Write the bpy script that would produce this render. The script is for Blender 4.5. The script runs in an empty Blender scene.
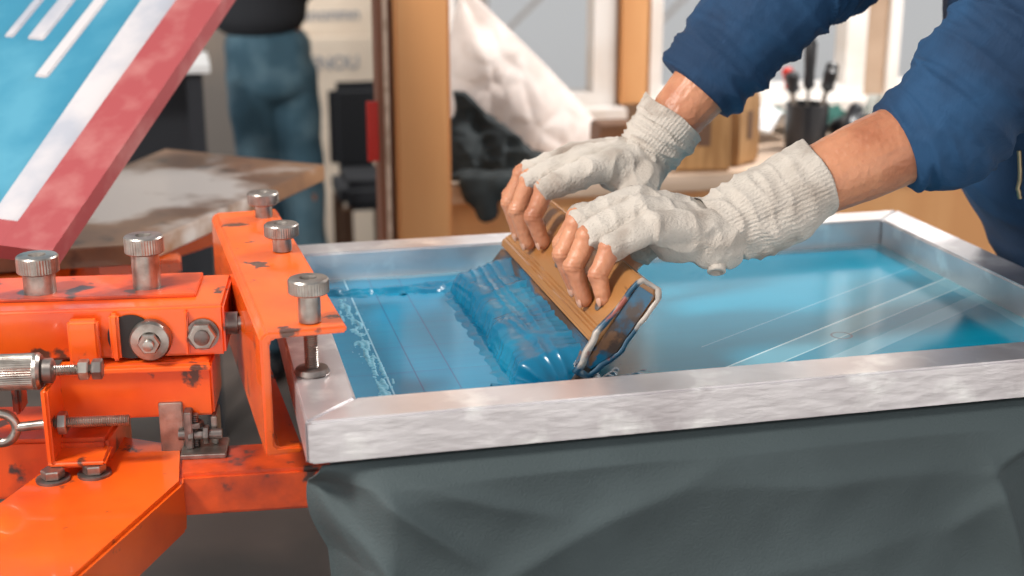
import bpy, bmesh, math, random
from mathutils import Vector, Matrix, noise
from mathutils.bvhtree import BVHTree
random.seed(4)
SC=bpy.context.scene
try: SC.view_settings.view_transform='Standard'
except Exception: pass
COL=bpy.context.collection
V=Vector
# ---------------------------------------------------------------- materials
def mat(name,c,rough=.5,metal=0,c2=None,scale=8,lo=.45,hi=.6,bump=0,bscale=60,sss=0,coat=0,c3=None,scale3=30,lo3=.62,hi3=.66,trans=0,stretch=None,detail=6,spec=.5,bstretch=None):
    m=bpy.data.materials.new(name); m.use_nodes=True
    nt=m.node_tree; N=nt.nodes; L=nt.links; b=N['Principled BSDF']
    b.inputs['Base Color'].default_value=(*c,1); b.inputs['Roughness'].default_value=rough; b.inputs['Metallic'].default_value=metal
    b.inputs['Coat Weight'].default_value=coat; b.inputs['Specular IOR Level'].default_value=spec
    if trans: b.inputs['Transmission Weight'].default_value=trans
    if sss:
        b.inputs['Subsurface Weight'].default_value=sss; b.inputs['Subsurface Radius'].default_value=(1,.35,.2); b.inputs['Subsurface Scale'].default_value=.006
    tc=N.new('ShaderNodeTexCoord'); mp=N.new('ShaderNodeMapping'); L.new(tc.outputs['Object'],mp.inputs[0])
    if stretch: mp.inputs['Scale'].default_value=stretch
    def nz(s,d=detail,mpp=None):
        n=N.new('ShaderNodeTexNoise'); n.inputs['Scale'].default_value=s; n.inputs['Detail'].default_value=d; L.new((mpp or mp).outputs[0],n.inputs['Vector']); return n
    col=None
    def mixin(prev,cc,s,l,h):
        n=nz(s); mr=N.new('ShaderNodeMapRange'); mr.inputs['From Min'].default_value=l; mr.inputs['From Max'].default_value=h; L.new(n.outputs[0],mr.inputs[0])
        mx=N.new('ShaderNodeMix'); mx.data_type='RGBA'; L.new(mr.outputs[0],mx.inputs[0])
        if prev is None: mx.inputs[6].default_value=(*c,1)
        else: L.new(prev,mx.inputs[6])
        mx.inputs[7].default_value=(*cc,1); return mx.outputs[2]
    if c2: col=mixin(col,c2,scale,lo,hi)
    if c3: col=mixin(col,c3,scale3,lo3,hi3)
    if col: L.new(col,b.inputs['Base Color'])
    if bump:
        mb=None
        if bstretch:
            mb=N.new('ShaderNodeMapping'); L.new(tc.outputs['Object'],mb.inputs[0]); mb.inputs['Scale'].default_value=bstretch
        n=nz(bscale,4,mb); bp=N.new('ShaderNodeBump'); bp.inputs['Strength'].default_value=bump; bp.inputs['Distance'].default_value=.002
        L.new(n.outputs[0],bp.inputs['Height']); L.new(bp.outputs[0],b.inputs['Normal'])
    return m
M={}
M['orange']=mat('orange_paint',(.86,.125,.010),.27,0,c2=(.58,.055,.008),scale=7,lo=.45,hi=.75,bump=.15,bscale=40,c3=(.10,.04,.025),scale3=24,lo3=.625,hi3=.665,coat=.4)
M['orange_dark']=mat('orange_paint_worn',(.74,.085,.012),.33,0,c2=(.34,.04,.015),scale=12,bump=.2,bscale=50,c3=(.07,.04,.035),scale3=24,lo3=.59,hi3=.64,coat=.2)
M['steel']=mat('zinc_steel',(.40,.365,.33),.33,.9,c2=(.20,.17,.15),scale=45,lo=.42,hi=.68,bump=.12,bscale=160)
M['dsteel']=mat('dark_steel',(.16,.14,.13),.4,.8,c2=(.3,.26,.24),scale=50)
M['black']=mat('black_hole',(.012,.012,.012),.5)
M['alu']=mat('scuffed_aluminium',(.76,.73,.74),.30,.75,c2=(.54,.50,.51),scale=7,lo=.42,hi=.68,bump=.18,bscale=35,c3=(.95,.94,.93),scale3=18,lo3=.53,hi3=.68,bstretch=(1,1,3))
M['ink']=mat('wet_blue_ink',(.0,.125,.235),.26,0,c2=(.0,.18,.31),scale=11,bump=.12,bscale=20,bstretch=(6,1,6),spec=.5)
M['wood_tan']=mat('squeegee_wood',(.40,.185,.062),.26,.1,c2=(.33,.135,.042),scale=5,lo=.4,hi=.7,stretch=(4,.8,4),bump=.02,coat=.4,c3=(.12,.06,.03),scale3=16,lo3=.62,hi3=.72)
M['inkstrip']=mat('ink_coated_strip',(.055,.030,.02),.22,0,c2=(.005,.10,.19),scale=12,lo=.46,hi=.58,stretch=(3,.6,3),coat=.5,c3=(.16,.075,.035),scale3=20,lo3=.58,hi3=.66)
M['blade']=mat('blade_rubber',(.05,.03,.02),.35,0,c2=(.0,.16,.30),scale=30,lo=.45,hi=.6)
M['endcap']=mat('inky_end',(.40,.35,.31),.45,.1,c2=(.02,.07,.12),scale=34,lo=.44,hi=.54,c3=(.25,.06,.04),scale3=50,lo3=.60,hi3=.66)
M['skin']=mat('skin',(.52,.225,.12),.42,0,c2=(.36,.125,.06),scale=22,lo=.42,hi=.75,bump=.5,bscale=170,sss=.12)
M['nail']=mat('nail',(.58,.32,.22),.5)
M['glove']=mat('knit_glove',(.52,.465,.41),.95,0,c2=(.35,.295,.25),scale=26,lo=.45,hi=.72,bump=.85,bscale=360,c3=(.22,.165,.13),scale3=13,lo3=.56,hi3=.78,bstretch=(1,2.0,1))
M['sweater']=mat('navy_sweatshirt',(.003,.026,.072),.85,0,c2=(.008,.052,.13),scale=7,bump=.45,bscale=260,bstretch=(.4,2.2,.4))
M['zip']=mat('zipper',(.30,.24,.15),.4,.8)
M['jeans']=mat('jeans',(.06,.14,.20),.85,0,c2=(.13,.24,.31),scale=8,bump=.2,bscale=300)
M['jacket']=mat('dark_jacket',(.025,.028,.035),.85)
M['hair']=mat('hair',(.03,.018,.01),.6,bump=.6,bscale=120,stretch=(1,1,.2))
M['shirt']=mat('slate_tshirt',(.045,.062,.066),.8,0,c2=(.055,.075,.080),scale=5,bump=.35,bscale=400)
M['red']=mat('red_painted_frame',(.31,.05,.055),.65,0,c2=(.42,.16,.15),scale=14,lo=.45,hi=.72)
M['boardedge']=mat('board_edge',(.30,.16,.08),.6)
M['postwood']=mat('orange_wood',(.76,.39,.16),.6,0,c2=(.68,.32,.12),scale=3,stretch=(2,2,.3))
M['strip']=mat('reddish_strip',(.28,.12,.07),.6)
M['bench']=mat('bench_wood',(.66,.50,.38),.6,0,c2=(.5,.36,.26),scale=6,stretch=(.6,6,6))
M['darkwood']=mat('dark_wood',(.14,.07,.04),.6,0,c2=(.2,.1,.05),scale=8)
M['rawwood']=mat('raw_wood',(.46,.25,.10),.5,0,c2=(.34,.17,.06),scale=9,stretch=(6,6,.8))
M['bag']=mat('paper_bag',(.76,.67,.62),.6,0,c2=(.58,.48,.43),scale=7,bump=.5,bscale=30)
M['blackcloth']=mat('black_cloth',(.012,.018,.020),.8,bump=.4,bscale=60)
M['white']=mat('white_window_paint',(.86,.82,.78),.5,0,c2=(.78,.72,.66),scale=6)
M['wall']=mat('plaster_wall',(.50,.36,.26),.85,0,c2=(.42,.29,.20),scale=4)
M['wall_dark']=mat('dark_wall',(.17,.155,.145),.9,0,c2=(.24,.20,.17),scale=1.5)
M['floor']=mat('concrete_floor',(.15,.115,.10),.75,0,c2=(.08,.07,.065),scale=2,bump=.2,bscale=20)
M['insul']=mat('insulation_board',(.74,.65,.55),.8,0,c2=(.64,.55,.46),scale=3)
M['letter']=mat('printed_letter',(.30,.31,.34),.8)
M['paper']=mat('paper',(.80,.81,.82),.8)
M['blackplastic']=mat('black_plastic',(.015,.015,.018),.35)
M['redplastic']=mat('red_plastic',(.6,.03,.02),.35)
M['glass']=mat('clear_glass',(.85,.9,.9),.05,trans=.9)
M['snow']=mat('snowy_ground',(.9,.88,.86),.9)
M['bark']=mat('bark',(.58,.51,.46),.9)
m=mat('worn_platen_board',(.34,.185,.10),.35,0,c2=(.20,.11,.07),scale=9,lo=.42,hi=.62,c3=(.05,.035,.03),scale3=14,lo3=.58,hi3=.70,coat=.25); M['board']=m
nt=m.node_tree; N=nt.nodes; L=nt.links; b=N['Principled BSDF']; src=b.inputs['Base Color'].links[0].from_socket
tc=N.new('ShaderNodeTexCoord'); mp=N.new('ShaderNodeMapping'); L.new(tc.outputs['Object'],mp.inputs[0]); mp.inputs['Location'].default_value=(.14,-1.12,-.97)
ln=N.new('ShaderNodeVectorMath'); ln.operation='LENGTH'; L.new(mp.outputs[0],ln.inputs[0])
nn=N.new('ShaderNodeTexNoise'); nn.inputs['Scale'].default_value=9; nn.inputs['Detail'].default_value=8; L.new(tc.outputs['Object'],nn.inputs['Vector'])
ad=N.new('ShaderNodeMath'); ad.operation='MULTIPLY_ADD'; L.new(nn.outputs[0],ad.inputs[0]); ad.inputs[1].default_value=.6; L.new(ln.outputs['Value'],ad.inputs[2])
mr=N.new('ShaderNodeMapRange'); mr.inputs['From Min'].default_value=.53; mr.inputs['From Max'].default_value=.43; L.new(ad.outputs[0],mr.inputs[0])
mx=N.new('ShaderNodeMix'); mx.data_type='RGBA'; L.new(mr.outputs[0],mx.inputs[0]); L.new(src,mx.inputs[6]); mx.inputs[7].default_value=(.66,.60,.56,1); L.new(mx.outputs[2],b.inputs['Base Color'])
# ---------------------------------------------------------------- helpers
def link(o): COL.objects.link(o); return o
def empty(name,loc,label,cat,rotz=0,**kw):
    o=bpy.data.objects.new(name,None); o.location=loc; o.rotation_euler=(0,0,rotz); o.empty_display_size=.05; link(o)
    o['label']=label; o['category']=cat
    for k,v in kw.items(): o[k]=v
    return o
def basis(o):
    mloc=Matrix.LocRotScale(o.location,o.rotation_euler,o.scale)
    return (basis(o.parent)@o.matrix_parent_inverse@mloc) if o.parent else mloc
def par(o,p):
    o.parent=p; o.matrix_parent_inverse=basis(p).inverted(); return o
def top(o,label,cat,**kw):
    o['label']=label; o['category']=cat
    for k,v in kw.items(): o[k]=v
    return o
def mk(name,bm,m,p=None,loc=(0,0,0),rot=(0,0,0),smooth=False,label=None,mats=None):
    me=bpy.data.meshes.new(name); bmesh.ops.recalc_face_normals(bm,faces=bm.faces); bm.to_mesh(me); bm.free()
    for x in (mats or [m]): me.materials.append(M[x] if isinstance(x,str) else x)
    if smooth:
        for f in me.polygons: f.use_smooth=True
        if smooth=='auto': me.set_sharp_from_angle(angle=math.radians(35))
    o=bpy.data.objects.new(name,me); o.location=loc; o.rotation_euler=rot; link(o)
    if p: par(o,p)
    if label: o['label']=label
    return o
def box(name,lo,hi,m,p=None,bev=.0015,rotz=0,label=None,rot=None,seg=2):
    lo=V(lo);hi=V(hi);c=(lo+hi)/2;s=hi-lo
    bm=bmesh.new(); bmesh.ops.create_cube(bm,size=1); bmesh.ops.scale(bm,vec=s,verts=bm.verts)
    if bev: bmesh.ops.bevel(bm,geom=bm.edges[:],offset=min(bev,min(s)*.4),segments=seg,affect='EDGES')
    return mk(name,bm,m,p,c,rot or (0,0,rotz),smooth='auto',label=label)
def prism(name,poly,z0,z1,m,p=None,bev=.002,label=None):
    bm=bmesh.new(); vs=[bm.verts.new((x,y,z0)) for x,y in poly]; f=bm.faces.new(vs)
    r=bmesh.ops.extrude_face_region(bm,geom=[f]); bmesh.ops.translate(bm,vec=(0,0,z1-z0),verts=[e for e in r['geom'] if isinstance(e,bmesh.types.BMVert)])
    if bev: bmesh.ops.bevel(bm,geom=bm.edges[:],offset=bev,segments=2,affect='EDGES')
    return mk(name,bm,m,p,smooth='auto',label=label)
def lathe_bm(prof,n=32,knurl=None,kd=.94):
    bm=bmesh.new(); rings=[]
    for k,(r,z) in enumerate(prof):
        ring=[]
        for i in range(n):
            rr=r
            if knurl and knurl[0]<=k<=knurl[1] and i%2: rr=r*kd
            a=2*math.pi*i/n; ring.append(bm.verts.new((rr*math.cos(a),rr*math.sin(a),z)))
        rings.append(ring)
    for a,b in zip(rings,rings[1:]):
        for i in range(n): bm.faces.new((a[i],a[(i+1)%n],b[(i+1)%n],b[i]))
    bm.faces.new(rings[0][::-1]); bm.faces.new(rings[-1])
    return bm
def aimrot(d): return V(d).to_track_quat('Z','Y').to_euler()
def lathe(name,prof,m,p,loc,axis=(0,0,1),n=32,knurl=None,label=None):
    return mk(name,lathe_bm(prof,n,knurl),m,p,loc,aimrot(axis),smooth='auto',label=label)
def thread_prof(r,z0,z1,pitch=.0022):
    pr=[];k=0;z=z0
    while z<z1: pr.append((r if k%2 else r*.84,z)); z+=pitch/2;k+=1
    pr.append((r*.84,z1)); return pr
def hexnut(name,r,h,m,p,loc,axis=(0,0,1),label=None):
    return mk(name,lathe_bm([(r*.9,0),(r,h*.12),(r,h*.88),(r*.9,h)],6),m,p,loc,aimrot(axis),label=label)
def screw(name,p,base,z_top,head_r,head_h,sh_r,z_bot,m='steel',label=None,neck=None,neck_h=0):
    """cylindrical head with socket, smooth neck, threaded shank below"""
    bm=bmesh.new(); x,y=base
    h0=z_top-head_h; nk=neck or sh_r
    prof=([(nk,z_bot),(nk,h0+.001)] if neck_h<0 else thread_prof(sh_r,z_bot,h0-neck_h)+[(nk,h0-neck_h),(nk,h0+.001)])
    b1=lathe_bm(prof,28); b2=lathe_bm([(head_r*.90,h0),(head_r,h0+.0015),(head_r,z_top-.002),(head_r*.93,z_top-.0005),(head_r*.42,z_top),(head_r*.36,z_top-.005)],90,knurl=(1,2),kd=.975)
    for b in (b1,b2):
        me=bpy.data.meshes.new('t'); b.to_mesh(me); bm.from_mesh(me); b.free(); bpy.data.meshes.remove(me)
    return mk(name,bm,m,p,(x,y,0),smooth='auto',label=label)
def tube(name,pts,r,m,p=None,n=10,closed=False,label=None):
    cu=bpy.data.curves.new(name,'CURVE'); cu.dimensions='3D'; cu.bevel_depth=r; cu.bevel_resolution=4; cu.use_fill_caps=True
    s=cu.splines.new('POLY'); s.points.add(len(pts)-1)
    for i,q in enumerate(pts): s.points[i].co=(*q,1)
    s.use_cyclic_u=closed
    o=bpy.data.objects.new(name+'_c',cu); link(o); dg=bpy.context.evaluated_depsgraph_get(); me=bpy.data.meshes.new_from_object(o.evaluated_get(dg)); bpy.data.objects.remove(o)
    me.name=name; me.materials.clear(); me.materials.append(M[m])
    for f in me.polygons: f.use_smooth=True
    o=bpy.data.objects.new(name,me); link(o)
    if p: par(o,p)
    if label: o['label']=label
    return o
ico=bmesh.new(); bmesh.ops.create_icosphere(ico,subdivisions=3,radius=1); ICO=[v.co.copy() for v in ico.verts]; ico.free()
def organic(caps,voxel,it=5,cut=None,disp=None):
    """union of tapered capsules -> one continuous smooth skin, returned as bmesh"""
    verts=[];faces=[]
    for p0,r0,p1,r1 in caps:
        bm=bmesh.new()
        for p,r in ((V(p0),r0),(V(p1),r1)):
            rr=V(r) if not isinstance(r,(int,float)) else V((r,r,r))
            for c in ICO: bm.verts.new((p.x+c.x*rr.x,p.y+c.y*rr.y,p.z+c.z*rr.z))
        res=bmesh.ops.convex_hull(bm,input=bm.verts)
        dead=[g for g in set(res['geom_interior']+res['geom_unused']) if isinstance(g,bmesh.types.BMVert)]
        bmesh.ops.delete(bm,geom=dead,context='VERTS')
        bm.verts.index_update(); o=len(verts); verts+=[v.co.copy() for v in bm.verts]; faces+=[[v.index+o for v in f.verts] for f in bm.faces]; bm.free()
    me=bpy.data.meshes.new('org'); me.from_pydata(verts,[],faces)
    ob=bpy.data.objects.new('org',me); link(ob)
    rm=ob.modifiers.new('r','REMESH'); rm.mode='VOXEL'; rm.voxel_size=voxel
    sm=ob.modifiers.new('s','SMOOTH'); sm.factor=.5; sm.iterations=it
    dg=bpy.context.evaluated_depsgraph_get(); m2=bpy.data.meshes.new_from_object(ob.evaluated_get(dg)); bpy.data.objects.remove(ob)
    bm=bmesh.new(); bm.from_mesh(m2); bpy.data.meshes.remove(m2)
    if disp:
        bm.normal_update()
        for v in bm.verts: v.co+=v.normal*disp(v.co)
    if cut:
        for co,no in cut:
            g=bmesh.ops.bisect_plane(bm,geom=bm.verts[:]+bm.edges[:]+bm.faces[:],plane_co=co,plane_no=no,clear_inner=True)
            ed=[e for e in g['geom_cut'] if isinstance(e,bmesh.types.BMEdge)]
            try: bmesh.ops.holes_fill(bm,edges=ed,sides=0)
            except Exception: pass
    return bm
def merge(*bms):
    out=bmesh.new()
    for b in bms:
        me=bpy.data.meshes.new('t'); b.to_mesh(me); out.from_mesh(me); b.free(); bpy.data.meshes.remove(me)
    return out
# ---------------------------------------------------------------- camera
cam=bpy.data.cameras.new('camera'); co=bpy.data.objects.new('camera',cam); link(co); SC.camera=co
cam.sensor_width=36; cam.lens=36*1380/1024; co.location=(-.0846,-1.1109,1.446)
th=math.radians(13.5); ph=math.radians(16.5)
fw=V((math.sin(th)*math.cos(ph),math.cos(th)*math.cos(ph),-math.sin(ph)))
co.rotation_euler=fw.to_track_quat('-Z','Y').to_euler(); cam.clip_start=.05
cam.dof.use_dof=True; cam.dof.focus_distance=1.40; cam.dof.aperture_fstop=4.0
# ---------------------------------------------------------------- world & lights
w=bpy.data.worlds.new('world'); SC.world=w; w.use_nodes=True; wn=w.node_tree.nodes; wl=w.node_tree.links
bg=wn['Background']; tc=wn.new('ShaderNodeTexCoord'); sx=wn.new('ShaderNodeSeparateXYZ'); wl.new(tc.outputs['Generated'],sx.inputs[0])
rp=wn.new('ShaderNodeValToRGB'); wl.new(sx.outputs['Z'],rp.inputs[0]); rp.color_ramp.elements[0].color=(1,.965,.93,1); rp.color_ramp.elements[0].position=.10
rp.color_ramp.elements[1].color=(.27,.285,.30,1); rp.color_ramp.elements[1].position=.45; wl.new(rp.outputs[0],bg.inputs[0]); bg.inputs[1].default_value=1.65
def area(name,loc,target,size,power,color):
    l=bpy.data.lights.new(name,'AREA'); l.size=size; l.energy=power; l.color=color
    o=bpy.data.objects.new(name,l); o.location=loc; o.rotation_euler=(V(target)-V(loc)).to_track_quat('-Z','Y').to_euler(); link(o); return o
area('key_area_light',(-1.3,-.3,2.6),(.3,.3,1),.45,62,(1,.95,.88))  # added warm key light from upper left front, no fixture there
area('window_light',(1.9,1.5,2.6),(.4,.3,1),.5,62,(1,.98,.95))
area('far_room_fill',(.0,3.3,2.4),(.45,4.3,.9),.8,36,(1,.94,.86))  # added fill lamp, lifts the unlit back room and its boards
# ---------------------------------------------------------------- room shell
def struct(o,kind='structure'): o['kind']=kind; return o
struct(box('floor',(-3.5,-2.5,-.05),(4.5,5,0),'floor',bev=0))
struct(box('wall_back',(-3.5,4.6,0),(.80,4.75,2.6),'wall_dark',bev=0))
struct(prism('wall_side',[(.465,2.165),(.53,2.165),(.80,4.6),(.73,4.6)],0,2.6,'wall_dark',bev=0))
WY0,WY1=2.02,2.16
def addbox(bm,lo,hi):
    lo=V(lo);hi=V(hi); r=bmesh.ops.create_cube(bm,size=1); bmesh.ops.scale(bm,vec=hi-lo,verts=r['verts']); bmesh.ops.translate(bm,vec=(lo+hi)/2,verts=r['verts'])
bmw=bmesh.new()
for lo,hi in [((.46,WY0,0),(3.2,WY1,.90)),((.46,WY0,2.1),(3.2,WY1,2.6)),((.46,WY0,.90),(.50,WY1,2.1)),((.915,WY0,.90),(1.00,WY1,2.1)),((1.56,WY0,.90),(1.62,WY1,2.1)),((2.3,WY0,.90),(3.2,WY1,2.1))]: addbox(bmw,lo,hi)
struct(mk('wall_window',bmw,'wall'))
for i,(a,b) in enumerate(((.50,.915),(1.00,1.56),(1.62,2.3))):
    bm=bmesh.new(); t=.03; y0,y1=WY0-.012,WY0+.05
    addbox(bm,(a+.001,y0,.965),(a+t,y1,2.06)); addbox(bm,(b-t*1.8,y0,.965),(b-.001,y1,2.06)); addbox(bm,(a+.001,y0,.9305),(b-.001,y1,.9645)); addbox(bm,(a+.001,y0,2.061),(b-.001,y1,2.099))
    addbox(bm,(a-.02,y0-.05,.9005),(b+.015,y1,.930))
    struct(mk('window_%d'%(i+1),bm,'white'))
struct(box('trim_1',(.925,1.995,.935),(.99,2.0195,2.4),'postwood'))
o=box('snowy_yard',(-6,5.5,-.3),(14,22,-.1),'snow',bev=0); top(o,'snow covered yard outside the windows','ground')
for k,(x,y) in enumerate(((2.2,9.5),(3.9,10.5),(5.6,9.8))):
    T=empty('bare_tree',(x,y,-.1),'bare winter tree outside the window','tree',group='bare trees outside')
    tube('trunk',[(x,y,-.098),(x+.05,y,1.2),(x-.05,y,3)],.05,'bark',T)
    for j in range(7):
        z=.1+j*.3; s=-1 if j%2 else 1; tube('branch',[(x,y,z),(x+s*.35,y+.1,z+.3),(x+s*.8,y,z+.75)],.018,'bark',T)
# ---------------------------------------------------------------- printing screen
SF=empty('printing_screen',(.44,.3,.96),'scuffed silver aluminium screen stretched with blue inked mesh','printing screen')
FX,FY,RW,Z0,Z1=.885,.605,.05,.96,1.0
def rail(poly): return prism('rail',poly,Z0,Z1,'alu',SF,bev=.0022)
g=.0004
rail([(g,0),(FX-g,0),(FX-RW-g,RW),(RW+g,RW)]); rail([(FX,g),(FX,FY-g),(FX-RW,FY-RW-g),(FX-RW,RW+g)])
rail([(FX-g,FY),(g,FY),(RW+g,FY-RW),(FX-RW-g,FY-RW)]); rail([(0,FY-g),(0,g),(RW,RW+g),(RW,FY-RW-g)])
m=bpy.data.materials.new('inked_screen_mesh'); m.use_nodes=True; nt=m.node_tree; N=nt.nodes; L=nt.links; b=N['Principled BSDF']; M['mesh']=m
b.inputs['Roughness'].default_value=.12; b.inputs['Specular IOR Level'].default_value=.33
tc=N.new('ShaderNodeTexCoord'); sp=N.new('ShaderNodeSeparateXYZ'); L.new(tc.outputs['Object'],sp.inputs[0])
def math_(op,a,bv=None,clamp=False):
    n=N.new('ShaderNodeMath'); n.operation=op; n.use_clamp=clamp
    for i,x in enumerate((a,bv)):
        if x is None: continue
        if isinstance(x,(int,float)): n.inputs[i].default_value=x
        else: L.new(x,n.inputs[i])
    return n.outputs[0]
nz=N.new('ShaderNodeTexNoise'); nz.inputs['Scale'].default_value=6; nz.inputs['Detail'].default_value=5; L.new(tc.outputs['Object'],nz.inputs['Vector'])
mp=N.new('ShaderNodeMapping'); mp.inputs['Scale'].default_value=(2,40,1); L.new(tc.outputs['Object'],mp.inputs[0])
ns=N.new('ShaderNodeTexNoise'); ns.inputs['Scale'].default_value=3; L.new(mp.outputs[0],ns.inputs['Vector'])
def mix(f,a,bc):
    n=N.new('ShaderNodeMix'); n.data_type='RGBA'; L.new(f,n.inputs[0])
    for i,x in ((6,a),(7,bc)):
        if isinstance(x,tuple): n.inputs[i].default_value=(*x,1)
        else: L.new(x,n.inputs[i])
    return n.outputs[2]
X=sp.outputs[0];Y=sp.outputs[1]
right=math_('GREATER_THAN',X,.285)
c=mix(right,(.006,.165,.31),(.0,.23,.36))
c=mix(math_('MULTIPLY',ns.outputs[0],.5),c,(.0,.30,.46))
c=mix(math_('MULTIPLY',math_('SUBTRACT',nz.outputs[0],.5),.6,True),c,(.05,.42,.58))
def line(coord,pos,wid): return math_('LESS_THAN',math_('ABSOLUTE',math_('SUBTRACT',coord,pos)),wid)
for pos,wid,cc in ((.098,.0009,(.35,.62,.75)),(.128,.0007,(.01,.09,.19)),(.165,.0007,(.02,.10,.21))):
    c=mix(math_('MULTIPLY',line(X,pos,wid),.8),c,cc)
leftm=math_('LESS_THAN',X,.215)
for pos in (.12,.20,.28,.36,.44):
    c=mix(math_('MULTIPLY',math_('MULTIPLY',line(Y,pos,.0006),leftm),.55),c,(.02,.10,.21))
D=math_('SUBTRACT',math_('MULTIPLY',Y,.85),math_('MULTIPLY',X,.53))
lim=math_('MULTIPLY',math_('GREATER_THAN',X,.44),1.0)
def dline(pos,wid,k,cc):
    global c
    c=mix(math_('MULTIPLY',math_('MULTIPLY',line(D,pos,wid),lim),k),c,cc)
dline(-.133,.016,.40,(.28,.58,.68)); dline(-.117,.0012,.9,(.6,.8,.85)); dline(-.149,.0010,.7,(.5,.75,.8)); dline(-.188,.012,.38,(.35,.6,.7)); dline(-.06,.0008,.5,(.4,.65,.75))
mk2=N.new('ShaderNodeMapping'); mk2.inputs['Location'].default_value=(-.604,-.205,-.965); L.new(tc.outputs['Object'],mk2.inputs[0])
lg=N.new('ShaderNodeVectorMath'); lg.operation='LENGTH'; L.new(mk2.outputs[0],lg.inputs[0])
c=mix(math_('MULTIPLY',line(lg.outputs['Value'],.011,.0013),.9),c,(.01,.06,.12))
ed=math_('GREATER_THAN',math_('ADD',Y,math_('MULTIPLY',nz.outputs[0],.03)),.555)
c=mix(math_('MULTIPLY',ed,.6),c,(.25,.42,.50))
edx=math_('GREATER_THAN',math_('ADD',X,math_('MULTIPLY',nz.outputs[0],.04)),.835)
c=mix(math_('MULTIPLY',edx,.5),c,(.20,.48,.58))
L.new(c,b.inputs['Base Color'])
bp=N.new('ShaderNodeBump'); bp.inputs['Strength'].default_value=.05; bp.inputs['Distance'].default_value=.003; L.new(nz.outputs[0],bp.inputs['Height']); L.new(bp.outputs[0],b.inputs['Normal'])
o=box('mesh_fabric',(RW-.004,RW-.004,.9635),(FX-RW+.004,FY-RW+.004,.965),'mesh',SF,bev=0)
o.data.transform(Matrix.Translation(o.location)); o.matrix_parent_inverse=Matrix.Translation((-.44,-.3,-.96)); o.location=(0,0,0)
# ---------------------------------------------------------------- ink
def bez(p,s):
    a=1-s; return V(p[0])*a**3+V(p[1])*3*a*a*s+V(p[2])*3*a*s*s+V(p[3])*s**3
bm=bmesh.new(); R_=[]; NY,NS=280,72
for i in range(NY+1):
    q=i/NY; y=.114+.376*q; e=max(.0,min(1,q/.06,(1-q)/.10)); e=math.sin(e*math.pi/2)**.6
    wv=1+.07*math.sin(q*7+.5)+.08*noise.noise(V((q*9,0,0)))+.06*noise.noise(V((q*34,2,0)))
    hv=.008*noise.noise(V((q*6,9,0)))+.003*noise.noise(V((q*28,5,0)))
    P=[(.2875+hv*.6,1.0045+hv),(.262,1.000+.002*math.sin(q*9)),(.224,.990),(.219,.9650)]
    row=[]
    for k in range(NS+1):
        s=k/NS; p=bez([(*pp,0) for pp in P],s)
        x=.276+(p.x-.276)*wv*(.60+.40*e); z=.9650+(p.y-.9650)*(.12+.88*e)
        rd=(.5-abs(noise.noise(V((q*2.6,s*7.0,1)))))*2
        bead=.0050*math.exp(-((s-.70)/.15)**2)*(1+.6*noise.noise(V((q*12,7,0))))
        rip=(.0018*rd*rd+bead+.0012*noise.noise(V((q*7,s*2.2,4)))+.0006*noise.noise(V((q*30,s*9,4))))*math.sin(s*math.pi)
        row.append(bm.verts.new((x-rip*.9-.0012*(s<.001),y+.004*noise.noise(V((s*4,q*3,2))),z+rip)))
    R_.append(row)
for a,b_ in zip(R_,R_[1:]):
    for k in range(NS): bm.faces.new((a[k],a[k+1],b_[k+1],b_[k]))
ink1=bm
def hfield(x0,x1,y0,y1,step,fn):
    """thin ink film; only the parts rising above the mesh are kept"""
    bm=bmesh.new(); nx=int((x1-x0)/step); ny=int((y1-y0)/step); gr={}
    for i in range(nx+1):
        for j in range(ny+1):
            x=x0+i*step;y=y0+j*step; gr[i,j]=(bm.verts.new((x,y,.9651+max(-.0004,min(.0055,fn(x,y))))),fn(x,y))
    for i in range(nx):
        for j in range(ny):
            q=[gr[i,j],gr[i+1,j],gr[i+1,j+1],gr[i,j+1]]
            if max(t[1] for t in q)>-.0003: bm.faces.new([t[0] for t in q])
    for v in [v for v in bm.verts if not v.link_faces]: bm.verts.remove(v)
    return bm
def f1(x,y):
    yc=.503-.012*math.sin((x-.05)*16)+.006*noise.noise(V((x*40,0,0))); wd=.011+.006*noise.noise(V((x*22,3,0)))+.012*max(0,(x-.17)/.08)
    d=(y-yc); e=1-abs(d)/wd if d>0 else 1-abs(d)/(wd*1.5)
    return .0052*(e+.7*noise.noise(V((x*90,y*60,0)))+.35*noise.noise(V((x*30,y*150,5))))
def f2(x,y):
    dx=x-.296;dy=y-.112; r=math.hypot(dx*.75,dy); a=math.atan2(dy,dx)
    return .004*(1-r/(.042+.018*noise.noise(V((a*5,1,0)))+.015*math.sin(a*15))+.35*noise.noise(V((x*120,y*120,0))))
def f3(x,y):
    e=1-abs(x-.089-.003*math.sin(y*40))/.011
    return .0016*(e*.9+1.3*noise.noise(V((x*200,y*45,7)))+.6*noise.noise(V((x*300,y*200,1)))-.62)
def f4(x,y):
    d=(x-(.215+.006*noise.noise(V((y*25,0,0)))+.004*noise.noise(V((y*80,4,0)))))/.009
    return .0022*(1-abs(d)+.6*noise.noise(V((x*90,y*60,2))))*(1 if .14<y<.475 else -1)
o=mk('ink_ridge',merge(ink1,hfield(.055,.262,.470,.545,.0014,f1),hfield(.23,.39,.0505,.175,.0012,f2),hfield(.194,.232,.13,.49,.0014,f4)),'ink',smooth=True)
top(o,'thick glossy blue ink rolled along the squeegee blade on the mesh','ink',kind='stuff')
o=mk('ink_smear',hfield(.074,.108,.06,.47,.0010,f3),mat('pale_ink',(.13,.42,.56),.3),smooth=True); top(o,'pale crumbly streak of dried ink along the stencil edge','ink',kind='stuff')
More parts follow.
